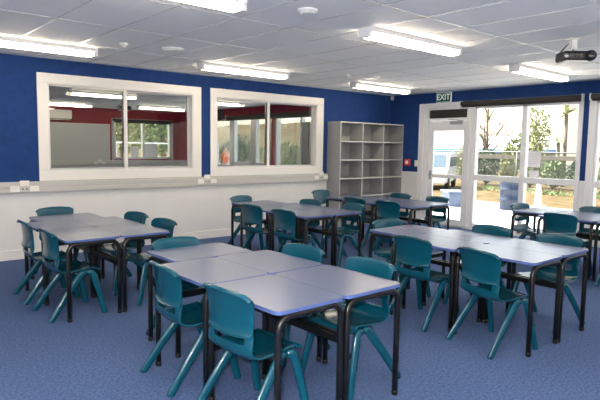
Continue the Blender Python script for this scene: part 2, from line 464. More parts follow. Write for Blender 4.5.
# ------------------------------------------------------------------ ceiling fittings
def make_light():
    t = thing('ceiling_light', '', 'light')
    b = MB(); b.box(-.78, .78, -.080, .080, -.044, 0, 'lampbody', .006); b.build('base_tray', t)
    b = MB(); b.box(-.735, .735, -.064, .064, -.094, -.040, 'lamp', .012, 2); b.build('diffuser', t)
    for s in (-1, 1):
        b = MB(); b.box(s * .735, s * .782, -.070, .070, -.095, -.0, 'lampbody', .005); b.build('end_cap', t)
    return t
L0 = make_light(); firstl = [True]
def light(x, y, label, group):
    if firstl[0]:
        firstl[0] = False; L0.location = (x, y, H); L0['label'] = label; L0['group'] = group
    else: dup(L0, (x, y, H), 0, label, group)
G = 'fluorescent battens on the ceiling'
light(-7.83, -1.21, 'lit ceiling batten at the left edge, along the blue wall', G)
light(-4.82, -1.24, 'lit ceiling batten in front of the gap between the inner windows', G)
light(-1.70, -1.19, 'small far lit ceiling batten above the bookcase corner', G)
light(-7.83, -4.36, 'lit ceiling batten cut by the top edge of the photo', G)
light(-4.86, -4.38, 'large lit ceiling batten right of centre, nearest whole one', G)
light(-1.70, -4.22, 'lit ceiling batten before the tall windows, left of the projector', G)
for x in (-10.9, -7.83, -4.82, -1.70): light(x, -7.5, 'lit ceiling batten behind the camera', G)
for x in (-10.9, -4.82): light(x, -10.2, 'lit ceiling batten over the back of the room', G)
for x in (-10.9,): light(x, -4.36, 'lit ceiling batten past the left edge of view', G)
G2 = 'fluorescent battens in the next room'
light(-4.75, 4.45, 'lit batten in the next room, upper one through the left inner window', G2)
light(-4.40, 8.3, 'lit batten in the next room above the air conditioner', G2)
light(-1.80, 7.5, 'lit batten in the next room above the far window', G2)
light(-1.88, 4.35, 'lit batten in the next room seen through the right inner window', G2)
light(-4.75, 1.3, 'lit batten in the next room close behind the inner window wall', G2)

def disc(name, x, y, r, label, cat):
    t = thing(name, label, cat, (x, y, H))
    b = MB(); b.lathe([(r, 0), (r, -.012), (r * .93, -.022), (r * .80, -.024)], 'lampbody', n=32); b.build('rim', t)
    b = MB(); b.lathe([(r * .80, -.018), (r * .76, -.030), (r * .5, -.036), (.004, -.038)], 'plate', n=32); b.build('cover', t)
disc('ceiling_speaker', -6.40, -1.97, .125, 'flat round white ceiling disc left, before the left inner window', 'speaker')
disc('ceiling_speaker', -6.48, -4.51, .085, 'flat round white ceiling disc near the top centre of the photo', 'speaker')
disc('ceiling_speaker', -2.87, -2.0, .13, 'flat round white ceiling disc beyond the largest batten', 'speaker')
for x, y, lab in ((-6.97, -1.87, 'tiny white smoke detector near the left ceiling disc'), (-3.23, -1.81, 'tiny white smoke detector left of the far corner batten')):
    t = thing('smoke_detector', lab, 'smoke detector', (x, y, H))
    b = MB(); b.lathe([(.048, 0), (.048, -.014), (.036, -.030), (.004, -.034)], 'plate', n=24); b.build('base', t)
    b = MB(); b.lathe([(.022, -.030), (.020, -.046), (.004, -.050)], 'plate', n=20); b.build('sensor_head', t)

def projector(x, y, rz, label, s=1.):
    t = thing('projector', label, 'projector', (x, y, H), rz)
    b = MB(); b.box(-.065 * s, .065 * s, -.05 * s, .05 * s, -.010, 0, 'plate', .003); b.box(-.036 * s, .036 * s, -.03 * s, .03 * s, -.135 * s, -.01, 'plate', .006)
    b.lathe([(.012, -.17 * s), (.012, -.13 * s)], 'silver', n=12); b.build('ceiling_mount', t)
    b = MB(); b.box(-.165 * s, .16 * s, -.13 * s, .13 * s, -.285 * s, -.165 * s, 'projector', .03 * s, 4)
    b.box(-.14 * s, .14 * s, -.12 * s, .12 * s, -.30 * s, -.278 * s, 'plate', .008 * s); body = b.build('case', t)
    b = MB(); b.lathe([(.062 * s, -.135 * s), (.066 * s, -.10 * s), (.058 * s, .09 * s)], 'projector', axis='y', c=(.150 * s, -.03 * s, -.225 * s), n=24, close=True); b.build('lens_ring', t)
    b = MB(); b.lathe([(.044 * s, -.137 * s), (.030 * s, -.146 * s), (.003, -.149 * s)], 'lens', axis='y', c=(.150 * s, -.03 * s, -.225 * s), n=24); b.build('lens', t)
    for k in range(3):
        b = MB(); b.box((-.10 + k * .075) * s, (-.055 + k * .075) * s, -.134 * s, -.128 * s, -.25 * s, -.195 * s, 'projgrey', .003); b.build('vent', t)
    b = MB(); b.lathe([(.028 * s, -.134 * s), (.026 * s, -.138 * s)], 'silver', axis='y', c=(-.138 * s, 0, -.23 * s), n=16); b.build('badge_ring', t)
    b = MB(); b.tube([(-.05 * s, .02 * s, -.06 * s), (-.11 * s, .0, -.12 * s), (-.165 * s, -.02 * s, -.175 * s), (-.215 * s, -.03 * s, -.235 * s)], .007 * s, 'projector', n=8); b.build('cable', t)
projector(-3.70, -5.525, math.radians(-40.7), 'black projector hanging from a white ceiling mount by the right windows', .84)
projector(-3.6, 6.1, math.radians(-20), 'small black projector on the ceiling of the next room', .9)

# ------------------------------------------------------------------ bookcase (3 bays by 5 open shelves)
t = thing('bookcase', 'tall grey open bookcase of square pigeonholes in the corner', 'bookcase', (-1.95, -.004, 0))
W, D, HH = 1.94, .375, 2.10
xs = [.011, .652, 1.290, W - .011]; zs = [.225, .595, .965, 1.335, 1.705]
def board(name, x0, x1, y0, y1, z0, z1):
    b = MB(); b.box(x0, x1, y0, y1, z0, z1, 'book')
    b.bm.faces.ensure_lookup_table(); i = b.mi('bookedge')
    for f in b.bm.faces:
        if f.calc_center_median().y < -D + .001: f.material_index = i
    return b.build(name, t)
for x in (xs[0], xs[3]): board('side_panel', x - .011, x + .011, -D, 0, 0, HH)
for x in xs[1:3]: board('divider', x - .011, x + .011, -D, -.008, .1, HH - .022)
board('top_panel', .022, W - .022, -D, 0, HH - .022, HH)
b = MB(); b.box(.022, W - .022, -.008, 0, 0, HH - .022, 'book'); b.build('back_panel', t)
board('plinth', .022, W - .022, -D + .012, -D + .03, 0, .1)
for a, c in zip(xs, xs[1:]):
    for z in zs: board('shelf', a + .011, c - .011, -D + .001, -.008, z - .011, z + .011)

# ------------------------------------------------------------------ desk
def rrect(hx, hy, r, n=6):
    pts = []
    for cx, cy, a0 in ((hx - r, hy - r, 0), (-hx + r, hy - r, PI / 2), (-hx + r, -hy + r, PI), (hx - r, -hy + r, 1.5 * PI)):
        for k in range(n + 1):
            a = a0 + PI / 2 * k / n; pts.append((cx + r * math.cos(a), cy + r * math.sin(a)))
    return pts
DZ = .735
def make_desk():
    t = thing('school_desk', '', 'desk')
    b = MB(); _, side, bot, top = b.prism(rrect(.350, .2515, .045), DZ - .021, DZ, 'laminate', 'edge')
    bot.material_index = b.mi('under')
    for e in list(top.edges): pass
    bmesh.ops.bevel(b.bm, geom=list(top.edges), offset=.003, segments=2, affect='EDGES')
    b.build('desktop', t)
    zt = DZ - .021 - .020
    for s in (-1, 1):
        x = s * .328; r = .075; hy = .229; pts = [(x, -hy, .012), (x, -hy, .35), (x, -hy, zt - r)]
        for k in range(1, 7): a = PI - PI / 2 * k / 6; pts.append((x, -hy + r + r * math.cos(a), zt - r + r * math.sin(a)))
        for k in range(0, 7): a = PI / 2 - PI / 2 * k / 6; pts.append((x, hy - r + r * math.cos(a), zt - r + r * math.sin(a)))
        pts += [(x, hy, .35), (x, hy, .012)]
        b = MB(); b.tube(pts, .0195, 'black', n=12); f = b.build('leg_frame', t)
        for y in (-hy, hy):
            b = MB(); b.lathe([(.0170, 0), (.0208, .004), (.0208, .030), (.019, .034)], 'cap', c=(x, y, 0), n=12); b.build('foot_cap', f)
    b = MB(); b.box(-.328, .328, hy - .012, hy + .012, .455, .497, 'black', .004); b.build('back_rail', t)
    for y in (-.10, .10):
        b = MB(); b.box(-.328, .328, y - .012, y + .012, DZ - .052, DZ - .021, 'black', .003); b.build('top_rail', t)
    return t

# ------------------------------------------------------------------ chair: origin on the floor, sitter faces +x
def catmull(P, n):
    out = []
    for i in range(len(P) - 1):
        p0 = P[max(i - 1, 0)]; p1 = P[i]; p2 = P[i + 1]; p3 = P[min(i + 2, len(P) - 1)]
        for k in range(n):
            s = k / n
            out.append(tuple(.5 * (2 * b + (c - a) * s + (2 * a - 5 * b + 4 * c - d) * s * s + (3 * b - a - 3 * c + d) * s ** 3) for a, b, c, d in zip(p0, p1, p2, p3)))
    out.append(P[-1]); return out
def thick(b, grid, nrm, th, m, skip=lambda i, j: False):
    """grid[i][j] points with normals -> closed solid of thickness th"""
    I, J = len(grid), len(grid[0])
    A = [[b.bm.verts.new(grid[i][j]) for j in range(J)] for i in range(I)]
    B = [[b.bm.verts.new(Vector(grid[i][j]) - nrm[i][j] * th) for j in range(J)] for i in range(I)]
    on = lambda i, j: 0 <= i < I - 1 and 0 <= j < J - 1 and not skip(i, j)
    fs = []
    for i in range(I - 1):
        for j in range(J - 1):
            if not on(i, j): continue
            fs.append(b.bm.faces.new((A[i][j], A[i + 1][j], A[i + 1][j + 1], A[i][j + 1])))
            fs.append(b.bm.faces.new((B[i][j], B[i][j + 1], B[i + 1][j + 1], B[i + 1][j])))
            for (di, dj, p, q) in ((-1, 0, (i, j), (i, j + 1)), (1, 0, (i + 1, j + 1), (i + 1, j)), (0, -1, (i + 1, j), (i, j)), (0, 1, (i, j + 1), (i + 1, j + 1))):
                if not on(i + di, j + dj):
                    fs.append(b.bm.faces.new((A[p[0]][p[1]], A[q[0]][q[1]], B[q[0]][q[1]], B[p[0]][p[1]])))
    b._set(fs, m, True)
    loose = [v for v in b.bm.verts if not v.link_faces]
    bmesh.ops.delete(b.bm, geom=loose, context='VERTS')
def normals(grid):
    I, J = len(grid), len(grid[0]); V = [[Vector(p) for p in r] for r in grid]; out = []
    for i in range(I):
        row = []
        for j in range(J):
            du = V[min(i + 1, I - 1)][j] - V[max(i - 1, 0)][j]; dv = V[i][min(j + 1, J - 1)] - V[i][max(j - 1, 0)]
            row.append(du.cross(dv).normalized())
        out.append(row)
    return out
def bevel_edges(o, w, seg=2):
    md = o.modifiers.new('bevel', 'BEVEL'); md.width = w; md.segments = seg; md.limit_method = 'ANGLE'; md.angle_limit = math.radians(40)

def make_chair():
    t = thing('school_chair', '', 'chair')
    # seat: from the front lip back along the pan, up the lumbar and the two uprights
    prof = catmull([(.215, .405), (.205, .428), (.15, .437), (.02, .425), (-.09, .417), (-.150, .432), (-.175, .462), (-.182, .499), (-.185, .550), (-.187, .60), (-.19, .64)], 4)
    J = 20; g = []
    n = len(prof)
    for i, (x, z) in enumerate(prof):
        s = i / (n - 1); row = []
        hw = .205 if z < .45 and x > -.1 else .205 - .012 * min(1, max(0, (z - .43) / .15))
        if i < 3: hw *= (.93, .965, .985)[i]
        up = min(1, max(0, (z - .44) / .10)) if x < -.1 else 0
        for j in range(J + 1):
            u = -1 + 2 * j / J
            dx = .032 * up * u * u; dz = (1 - up) * (.012 * abs(u) ** 4 * (-1 if x > .17 else 1) - .010 * (1 - u * u)) if x < .2 else 0
            row.append((x + dx, u * hw, z + dz))
        g.append(row)
    nm = normals(g)
    b = MB()
    ctr = lambda i, j: abs(-1 + 2 * (j + .5) / J)
    def skip(i, j):
        z = (prof[i][1] + prof[i + 1][1]) / 2
        return prof[i][0] < -.1 and z > .502 and ctr(i, j) < .72
    thick(b, g, nm, -.010, 'teal', skip)
    o = b.build('seat', t); bevel_edges(o, .003)
    # turned-down rims along both sides of the pan
    # backrest panel: crowned top, rolled rim, hollow toward the sitter
    pz = catmull([(-.220, .562), (-.210, .570), (-.203, .62), (-.208, .70), (-.216, .758), (-.224, .776), (-.234, .780), (-.244, .771)], 3)
    g = []; n = len(pz)
    for i, (x, z) in enumerate(pz):
        s = (z - .562) / .218; row = []
        hw = .200 + .020 * min(1, max(0, s))
        if i < 3: hw -= (.010, .004, .001)[i]
        for j in range(J + 1):
            u = -1 + 2 * j / J
            crown = .018 * (1 - u * u) * max(0, s) ** 2 - .020 * max(0, abs(u) - .86) / .14 * max(0, s) ** 3
            low = -.012 * (1 - u * u) * max(0, 1 - s * 2.2)
            row.append((x + .036 * u * u * (1 - .12 * s), u * hw, z + crown + low))
        g.append(row)
    nm = normals(g)
    b = MB(); thick(b, g, nm, .011, 'teal'); o = b.build('backrest', t); bevel_edges(o, .003)
    # legs: a tapered inverted V each side, joined by a rounded knuckle under the pan
    for s in (-1, 1):
        yt, yb = s * .196, s * .232
        def P(x, z): return (x, yt + (yb - yt) * (1 - z / .41), z)
        b = MB()
        b.tube([P(-.262, 0), P(-.255, .012), P(-.12, .2), P(.015, .372), P(.045, .398), P(.085, .405)],
               [(.015, .024), (.017, .027), (.019, .031), (.020, .034), (.019, .028), (.016, .020)], 'teal', n=12)
        b.build('leg', t)
        b = MB()
        b.tube([P(.236, 0), P(.233, .012), P(.19, .2), P(.150, .365), P(.13, .395), P(.085, .405)],
               [(.015, .024), (.017, .026), (.019, .029), (.020, .032), (.019, .028), (.016, .020)], 'teal', n=12)
        b.build('leg', t)
    b = MB(); b.box(-.02, .16, -.19, .19, .385, .409, 'cap', .006)
    b.build('seat_brace', t)
    return t

desk0 = make_desk(); chair0 = make_chair(); used = {'d': False, 'c': False}
def place(which, proto, loc, rz, label, group):
    if not used[which]:
        used[which] = True; proto.location = loc; proto.rotation_euler = (0, 0, rz); proto['label'] = label; proto['group'] = group; return proto
    return dup(proto, loc, rz, label, group)
def island(cx, y0, isl, chairs, head_dx=.03, RL=.720):
    """a crosswise head desk, then two rows of paired desks; chairs given as x, y, turn in degrees"""
    gd = 'grey-blue desks of the ' + isl; gc = 'teal chairs of the ' + isl
    place('d', desk0, (cx + head_dx, y0 + .254, 0), PI, 'grey-blue desk set crosswise at far end of the ' + isl, gd)
    for sx, k, lab in ((-1, 0, 'middle row left'), (1, 0, 'middle row right'), (-1, 1, 'near row left'), (1, 1, 'near row right')):
        # local -y is the pupil's side: left desks face +x, right desks face -x
        place('d', desk0, (cx + sx * .2545, y0 - RL * (k + .5), 0), -PI / 2 if sx < 0 else PI / 2, 'grey-blue desk, %s, in the %s' % (lab, isl), gd)
    names = {'H': 'at far end of', 'L1': 'farther one on left side of', 'L2': 'nearer one on left side of', 'R1': 'farther one on right side of', 'R2': 'nearer one on right side of'}
    for key, (x, y, dr) in chairs.items():
        m = .2 * abs(math.sin(math.radians(dr)))
        q = max(.0, .052 - m * .9)                   # stay clear of the desk legs
        if key == 'H': y = max(y, y0 + .365 + m); x = min(max(x, cx + head_dx - q), cx + head_dx + q); r = -PI / 2
        else:
            yc = y0 - RL * (int(key[1]) - .5); y = min(max(y, yc - q), yc + q)
            if key[0] == 'L': x = min(x, cx - .365 - m); r = 0
            else: x = max(x, cx + .365 + m); r = PI
        place('c', chair0, (x, y, 0), r + math.radians(dr), 'teal chair, %s the %s' % (names[key], isl), gc)
island(-7.41, -4.52, 'nearest island', {'L1': (-7.782, -4.828, -4), 'L2': (-7.765, -5.51, 3.5), 'R1': (-6.989, -4.871, 5), 'R2': (-6.969, -5.502, 1.8), 'H': (-7.438, -4.155, 1.9)})
island(-5.12, -4.77, 'right-centre island with pale reflections', {'L1': (-5.497, -5.068, -3.6), 'L2': (-5.579, -5.85, -14), 'R1': (-4.662, -5.141, -1.4), 'R2': (-4.68, -5.836, -3.9), 'H': (-4.93, -4.38, -5)}, .09, .703)
island(-7.58, -1.785, 'left island by the white wall', {'L1': (-7.957, -2.141, -2), 'L2': (-7.945, -2.85, 2), 'H': (-7.526, -1.27, 3.6), 'R1': (-7.142, -2.1, 8.6), 'R2': (-7.148, -2.698, 5.1)}, .03, .704)
island(-4.74, -1.70, 'island before the right inner window', {'H': (-4.662, -1.16, 7.8), 'L1': (-5.12, -2.062, 4), 'L2': (-5.10, -2.755, 1.1), 'R1': (-4.379, -1.961, 5.4), 'R2': (-4.232, -2.669, -7.1)})
island(-2.74, -1.72, 'island before the bookcase', {'H': (-2.78, -.94, 3.6), 'L1': (-3.10, -2.072, 2.0), 'L2': (-3.11, -2.707, 3), 'R1': (-2.284, -2.025, 1.7), 'R2': (-2.222, -2.683, -.2)}, -.03)
island(-2.10, -4.70, 'right-edge island by tall windows', {'H': (-1.862, -4.34, -6.1), 'L1': (-2.49, -5.06, -4.5), 'L2': (-2.55, -5.80, 0), 'R1': (-1.66, -5.0, 4), 'R2': (-1.68, -5.75, 0)}, .13)

# ------------------------------------------------------------------ adjoining room contents
t = thing('whiteboard', 'large blank whiteboard on the red wall of the next room', 'whiteboard', (-3.9, AY1, 1.0))
b = MB(); b.box(-1.33, 1.33, -.02, 0, .02, 1.22, 'board'); b.build('panel', t)
b = MB()
for (p, q, r, s) in ((-1.36, 1.36, 0, .025), (-1.36, 1.36, 1.21, 1.235), (-1.36, -1.33, 0, 1.235), (1.33, 1.36, 0, 1.235)): b.box(p, q, -.028, 0, r, s, 'alu', .003)
b.build('frame', t)
t = thing('air_conditioner', 'white wall air conditioner above the whiteboard in the next room', 'air conditioner', (-4.25, AY1, 2.31))
b = MB(); b.box(-.46, .46, -.21, 0, .03, .31, 'plate', .03, 3); b.build('casing', t)
b = MB(); b.box(-.44, .44, -.19, -.03, .0, .032, 'under'); b.box(-.42, .42, -.205, -.16, -.005, .012, 'plate', .004, rot=None); b.build('louvre', t)
t = thing('paper_poster', 'white poster taped to the right pane of the far window', 'poster', (-1.10, AY1 + .054, 1.36))
b = MB(); b.box(-.27, .27, -.002, 0, -.24, .24, 'paper'); b.build('sheet', t)
t = thing('paper_poster', 'narrow white poster taped to the left pane of the far window', 'poster', (-1.66, AY1 + .054, 1.33))
b = MB(); b.box(-.14, .14, -.002, 0, -.20, .20, 'paper'); b.build('sheet', t)

# ------------------------------------------------------------------ outdoors
GZ = -.10
b = MB(); b.box(.14, 6.6, -30, 60, GZ - .2, GZ, 'concrete'); struct('ground_path', b)
b = MB(); b.box(6.6, 70, -40, 70, GZ - .2, GZ - .01, 'dry'); struct('ground_grass', b)
b = MB(); b.box(-30, .14, 9.9, 70, GZ - .2, GZ - .01, 'dry'); struct('ground_back', b)
# dry grass bank rising beyond the yard
b = MB(); rows = []
for i in range(9):
    r = []
    for j in range(25):
        y = 25 + j * 1.9; u = i / 8
        r.append(b.bm.verts.new((15 + 14 * u + .05 * (y - 25), y, GZ + 4.3 * (u * u * (3 - 2 * u)) * min(1, (y - 25) / 3) + random.uniform(-.1, .1))))
    rows.append(r)
fs = []
for i in range(8):
    for j in range(24): fs.append(b.bm.faces.new((rows[i][j], rows[i + 1][j], rows[i + 1][j + 1], rows[i][j + 1])))
b._set(fs, 'bank', True); struct('ground_bank', b)

def leaves(b, c, rx, ry, rz, n, s, m):
    i = b.mi(m)
    for _ in range(n):
        while True:
            p = Vector((random.uniform(-1, 1), random.uniform(-1, 1), random.uniform(-1, 1)))
            if .25 < p.length < 1: break
        q = Vector(c) + Vector((p.x * rx, p.y * ry, p.z * rz))
        a = Vector((random.gauss(0, 1), random.gauss(0, 1), random.gauss(0, 1))).normalized()
        e = a.orthogonal().normalized(); w = a.cross(e); k = s * random.uniform(.6, 1.3)
        f = b.bm.faces.new([b.bm.verts.new(q + e * k), b.bm.verts.new(q + w * k * .5), b.bm.verts.new(q - e * k), b.bm.verts.new(q - w * k * .5)])
        f.material_index = i
def bush(x, y, r, h, label, m='leaf1', group='shrubs beyond the fence', z=GZ):
    t = thing('shrub', label, 'shrub', (x, y, z), 0, group)
    b = MB(); leaves(b, (0, 0, h * .55), r, r, h * .5, 900, .09, m); b.build('foliage', t, fix=False)
    b = MB()
    for k in range(4):
        a = k * 1.7; b.tube([(0, 0, -.01), (.2 * r * math.cos(a), .2 * r * math.sin(a), h * .3), (.5 * r * math.cos(a), .5 * r * math.sin(a), h * .7)], [.04, .03, .015], 'bark', n=6)
    b.build('stems', t)
def tree(name, x, y, h, r, label, m, n=900, trunk=.14, lo=.35, bare=False, leafy=0, cat='tree', group='trees outside', z=GZ, lf=.17):
    t = thing(name, label, cat, (x, y, z), 0, group)
    b = MB(); b.tube([(0, 0, 0), (.03, 0, h * .3), (0, .05, h * .6), (.02, 0, h * .92)], [trunk, trunk * .8, trunk * .5, trunk * .15], 'bark', n=8)
    rnd = random.Random(int(x * 7 + y * 13))
    for k in range(16 if bare else 8):
        a = rnd.uniform(0, 2 * PI); z0 = h * rnd.uniform(.18 if bare else .35, .7); L = r * rnd.uniform(.7, 1.2)
        p0 = Vector((0, 0, z0)); p1 = p0 + Vector((math.cos(a) * L * .5, math.sin(a) * L * .5, L * .45)); p2 = p0 + Vector((math.cos(a) * L, math.sin(a) * L, L * 1.0))
        b.tube([p0, p1, p2], [trunk * .4, trunk * .28, trunk * .10], 'bark', n=6)
        if bare:
            for q in range(3):
                c = a + rnd.uniform(-.9, .9); s0 = p0.lerp(p1, rnd.uniform(.5, 1)); b.tube([s0, s0 + Vector((math.cos(c) * L * .35, math.sin(c) * L * .35, L * .45))], [trunk * .16, trunk * .06], 'bark', n=5)
    b.build('trunk', t)
    if n:
        b = MB(); leaves(b, (0, 0, h * (lo + (1 - lo) / 2)), r, r, h * (1 - lo) / 2, n, lf, m); b.build('crown', t, fix=False)

# chain-link fence parallel to the building
t = thing('chain_link_fence', 'pale chain link fence with timber top rail across the yard', 'fence', (13.3, 4, GZ))
FL = 13.
for k in range(9):
    y = -FL + k * FL / 4; b = MB(); b.tube([(0, y, -.05), (0, y, 1.62)], .035, 'fence', n=8); b.build('post', t)
b = MB(); b.tube([(0, -FL, 1.60), (0, FL, 1.60)], .03, 'fence', n=8); b.build('top_pipe', t)
b = MB(); b.box(-.03, .03, -FL, FL, 1.28, 1.46, 'timber', .005); b.build('timber_rail', t)
b = MB(); b.box(-.03, .03, -FL, FL, .42, .52, 'timber', .005); b.build('timber_rail', t)
b = MB(); st = .14; hh = 1.5
k = -FL - hh
while k < FL:
    for s in (1, -1):
        y0, y1 = (k, k + hh) if s > 0 else (k + hh, k)
        z0, z1 = .06, .06 + hh
        a0, a1 = max(0, (-FL - k) / hh) if s > 0 else 0, 1
        if min(y0, y1) < -FL or max(y0, y1) > FL: continue
        b.tube([(0, y0, z0), (0, y1, z1)], .005, 'fence', n=3, caps=False)
    k += st
b.build('wire_mesh', t)
# low green ground cover along the fence
b = MB()
for k in range(150):
    y = -20.5 + k * .17; leaves(b, (random.uniform(11.2, 12.8), y, GZ + .04), .35, .3, .11, 40, .055, 'leaf1' if k % 3 else 'leaf2')
o = b.build('ground_cover', fix=False); tag(o, 'low green ivy growing along the foot of the fence', 'plants'); o['kind'] = 'stuff'
for i, (x, y, r, h, m) in enumerate([(14.4, 6.1, .62, 1.7, 'leaf3'), (14.5, 5.0, .42, 1.9, 'leaf2'), (14.7, 4.05, .45, 1.6, 'leaf2'), (14.6, 2.95, .55, 1.4, 'leaf1'), (14.5, 1.75, .55, 1.3, 'leaf3'), (14.4, .55, .55, 1.2, 'leaf1'), (14.5, 7.4, .5, 1.8, 'leaf2')]):
    bush(x, y, r, h, ['dark rounded shrub behind the fence, left in the tall window', 'olive upright shrub behind the fence, left of the window mullion', 'olive shrub behind the fence close to the window mullion', 'green shrub behind the fence, behind the paper notice', 'dark green shrub behind the fence below the palms', 'green shrub behind the fence at the right end of the tall window', 'olive shrub behind the fence beside the door'][i], m)
tree('bare_tree', 16.4, 7.3, 5.6, 2.0, 'bare branching tree outside the left part of the tall window', 'leaf2', n=420, trunk=.10, lo=.12, bare=True, lf=.07)
tree('conifer', 19.6, 6.3, 4.6, .75, 'narrow pale green tree beside the white building', 'leaf2', n=900, lo=.15, trunk=.07, lf=.11)
tree('conifer', 27.5, 11.0, 2.9, 1.3, 'distant grey-green tree above the low blue-edged roof', 'leaf1', n=700, lo=.1, trunk=.1)
def palm(x, y, h, s, label):
    t = thing('palm', label, 'palm', (x, y, GZ), 0, 'palms by the white building')
    b = MB(); b.tube([(0, 0, 0), (.03, 0, h * .5), (0, 0, h)], [.11, .09, .08], 'bark', n=8); b.build('trunk', t)
    b = MB(); i = b.mi('leaf2')
    for k in range(18):
        a = k * 2.4; el = random.uniform(.0, 1.3); L = s * random.uniform(.8, 1.1); d = Vector((math.cos(a) * math.cos(el), math.sin(a) * math.cos(el), math.sin(el))); sd = Vector((-math.sin(a), math.cos(a), 0))
        pts = [Vector((0, 0, h)) + d * L * q - Vector((0, 0, L * .35 * q * q)) for q in (0, .35, .7, 1)]
        for (p, q, w0, w1) in zip(pts, pts[1:], (.03, .09, .06), (.09, .06, .005)):
            f = b.bm.faces.new([b.bm.verts.new(p + sd * w0 * s), b.bm.verts.new(p - sd * w0 * s), b.bm.verts.new(q - sd * w1 * s), b.bm.verts.new(q + sd * w1 * s)]); f.material_index = i
    b.build('fronds', t, fix=False)
palm(16.2, 3.55, 2.1, .55, 'small palm with spiky crown before the white building')
palm(16.6, 3.42, 3.4, .9, 'taller palm with drooping fronds before the white building')

# white building on the right, low blue-edged building on the left
t = thing('building', 'large plain white building behind the palms', 'building', (24.5, 2.2, GZ))
b = MB(); b.box(0, 8, -6, 4.95, 0, 6.0, 'bwall'); b.build('walls', t)
b = MB(); b.box(-.3, 8.3, -6.3, 5.2, 6.0, 6.2, 'roof'); b.build('roof', t)
t = thing('building', 'low building with white roof and blue fascia across the yard', 'building', (31.5, 22, GZ))
b = MB(); b.box(0, 9, -9, 12, 0, 1.45, 'bwall'); b.build('walls', t)
b = MB(); b.box(-.5, 9.5, -9.5, 12.5, 1.45, 1.75, 'fascia'); b.build('fascia', t)
b = MB()
for (x0_, z0_, x1_, z1_) in ((-.5, 1.75, 4.5, 2.9), (4.5, 2.9, 9.5, 1.75)):
    b.quad([(x0_, -9.5, z0_), (x1_, -9.5, z1_), (x1_, 12.5, z1_), (x0_, 12.5, z0_)], 'roof')
b.quad([(-.5, -9.5, 1.75), (9.5, -9.5, 1.75), (4.5, -9.5, 2.9)], 'roof'); b.build('roof', t)
for k in range(5):
    b = MB(); b.box(-.05, .0, -8 + k * 4, -5.6 + k * 4, .75, 1.3, 'vanglass'); b.build('window', t)

# white van seen through the glass door
t = thing('van', 'white van parked in the yard, seen through the glass door', 'van', (10.75, 6.35, GZ), math.radians(207)); t.scale = (.78, .78, .78)
b = MB()
out = [(-2.2, .35), (2.25, .35), (2.3, .95), (1.55, 1.15), (.95, 1.95), (-2.15, 1.98), (-2.25, 1.2)]
A = [b.bm.verts.new((x, -.85, z)) for x, z in out]; B = [b.bm.verts.new((x, .85, z)) for x, z in out]
fs = [b.bm.faces.new((A[k], A[(k + 1) % 7], B[(k + 1) % 7], B[k])) for k in range(7)] + [b.bm.faces.new(A[::-1]), b.bm.faces.new(B)]
b._set(fs, 'vanwhite'); bmesh.ops.bevel(b.bm, geom=list(b.bm.edges), offset=.06, segments=2, affect='EDGES'); b.build('body', t)
b = MB()
for s in (-1, 1):
    for (p, q) in ((.15, 1.0), (-.9, .05), (-2.0, -1.0)): b.box(p, q, s * .845, s * .865, 1.2, 1.72, 'vanglass', .005)
b.build('side_window', t)
b = MB(); b.quad([(1.58, -.7, 1.2), (1.58, .7, 1.2), (1.06, .66, 1.86), (1.06, -.66, 1.86)], 'vanglass'); 
for v in b.bm.verts: v.co.x += .03
b.build('windscreen', t)
for x in (-1.4, 1.4):
    for s in (-1, 1):
        b = MB(); b.lathe([(.2, -.1), (.33, -.1), (.35, -.05), (.35, .05), (.33, .1), (.2, .1)], 'tyre', axis='y', c=(x, s * .78, .35), n=24); b.build('wheel', t)

# ribbed blue drum, pale blue tub, white tapered stand
t = thing('drum', 'ribbed blue steel drum standing on the concrete outside', 'drum', (4.98, -.25, GZ))
b = MB(); pr = [(.26, 0), (.285, .005), (.285, .02)]
for k in (.29, .58): pr += [(.28, k - .03), (.295, k - .012), (.295, k + .012), (.28, k + .03)]
pr += [(.28, .85), (.29, .86), (.29, .875), (.265, .878), (.265, .862)]
b.lathe(pr, 'drum', n=36); b.build('shell', t)
b = MB(); b.lathe([(.264, .858), (.264, .866), (.004, .868)], 'drum', n=36); b.lathe([(.03, .864), (.03, .88), (.004, .882)], 'drum', c=(.16, 0, 0), n=14); b.build('lid', t)
t = thing('storage_tub', 'large pale blue plastic tub on the concrete outside the door', 'tub', (4.72, 1.36, GZ), math.radians(49))
b = MB(); b.box(-.47, .47, -.32, .32, 0, .40, 'tub', .04, 3)
for x in (-.32, -.1, .12, .34): b.box(x - .02, x + .02, -.335, .335, .04, .36, 'tub', .008)
b.build('tub', t)
b = MB(); b.box(-.50, .50, -.35, .35, .39, .44, 'tub', .015); b.build('lid', t)
t = thing('marker_stand', 'white tapered stand on the concrete before the dry grass', 'stand', (6.35, -.40, GZ))
b = MB()
b.tube([(0, 0, .02), (0, 0, .82)], [.13, .05], 'vanwhite', n=4); b.build('post', t)
b = MB(); b.box(-.17, .17, -.17, .17, 0, .05, 'vanwhite', .01); b.build('base', t)

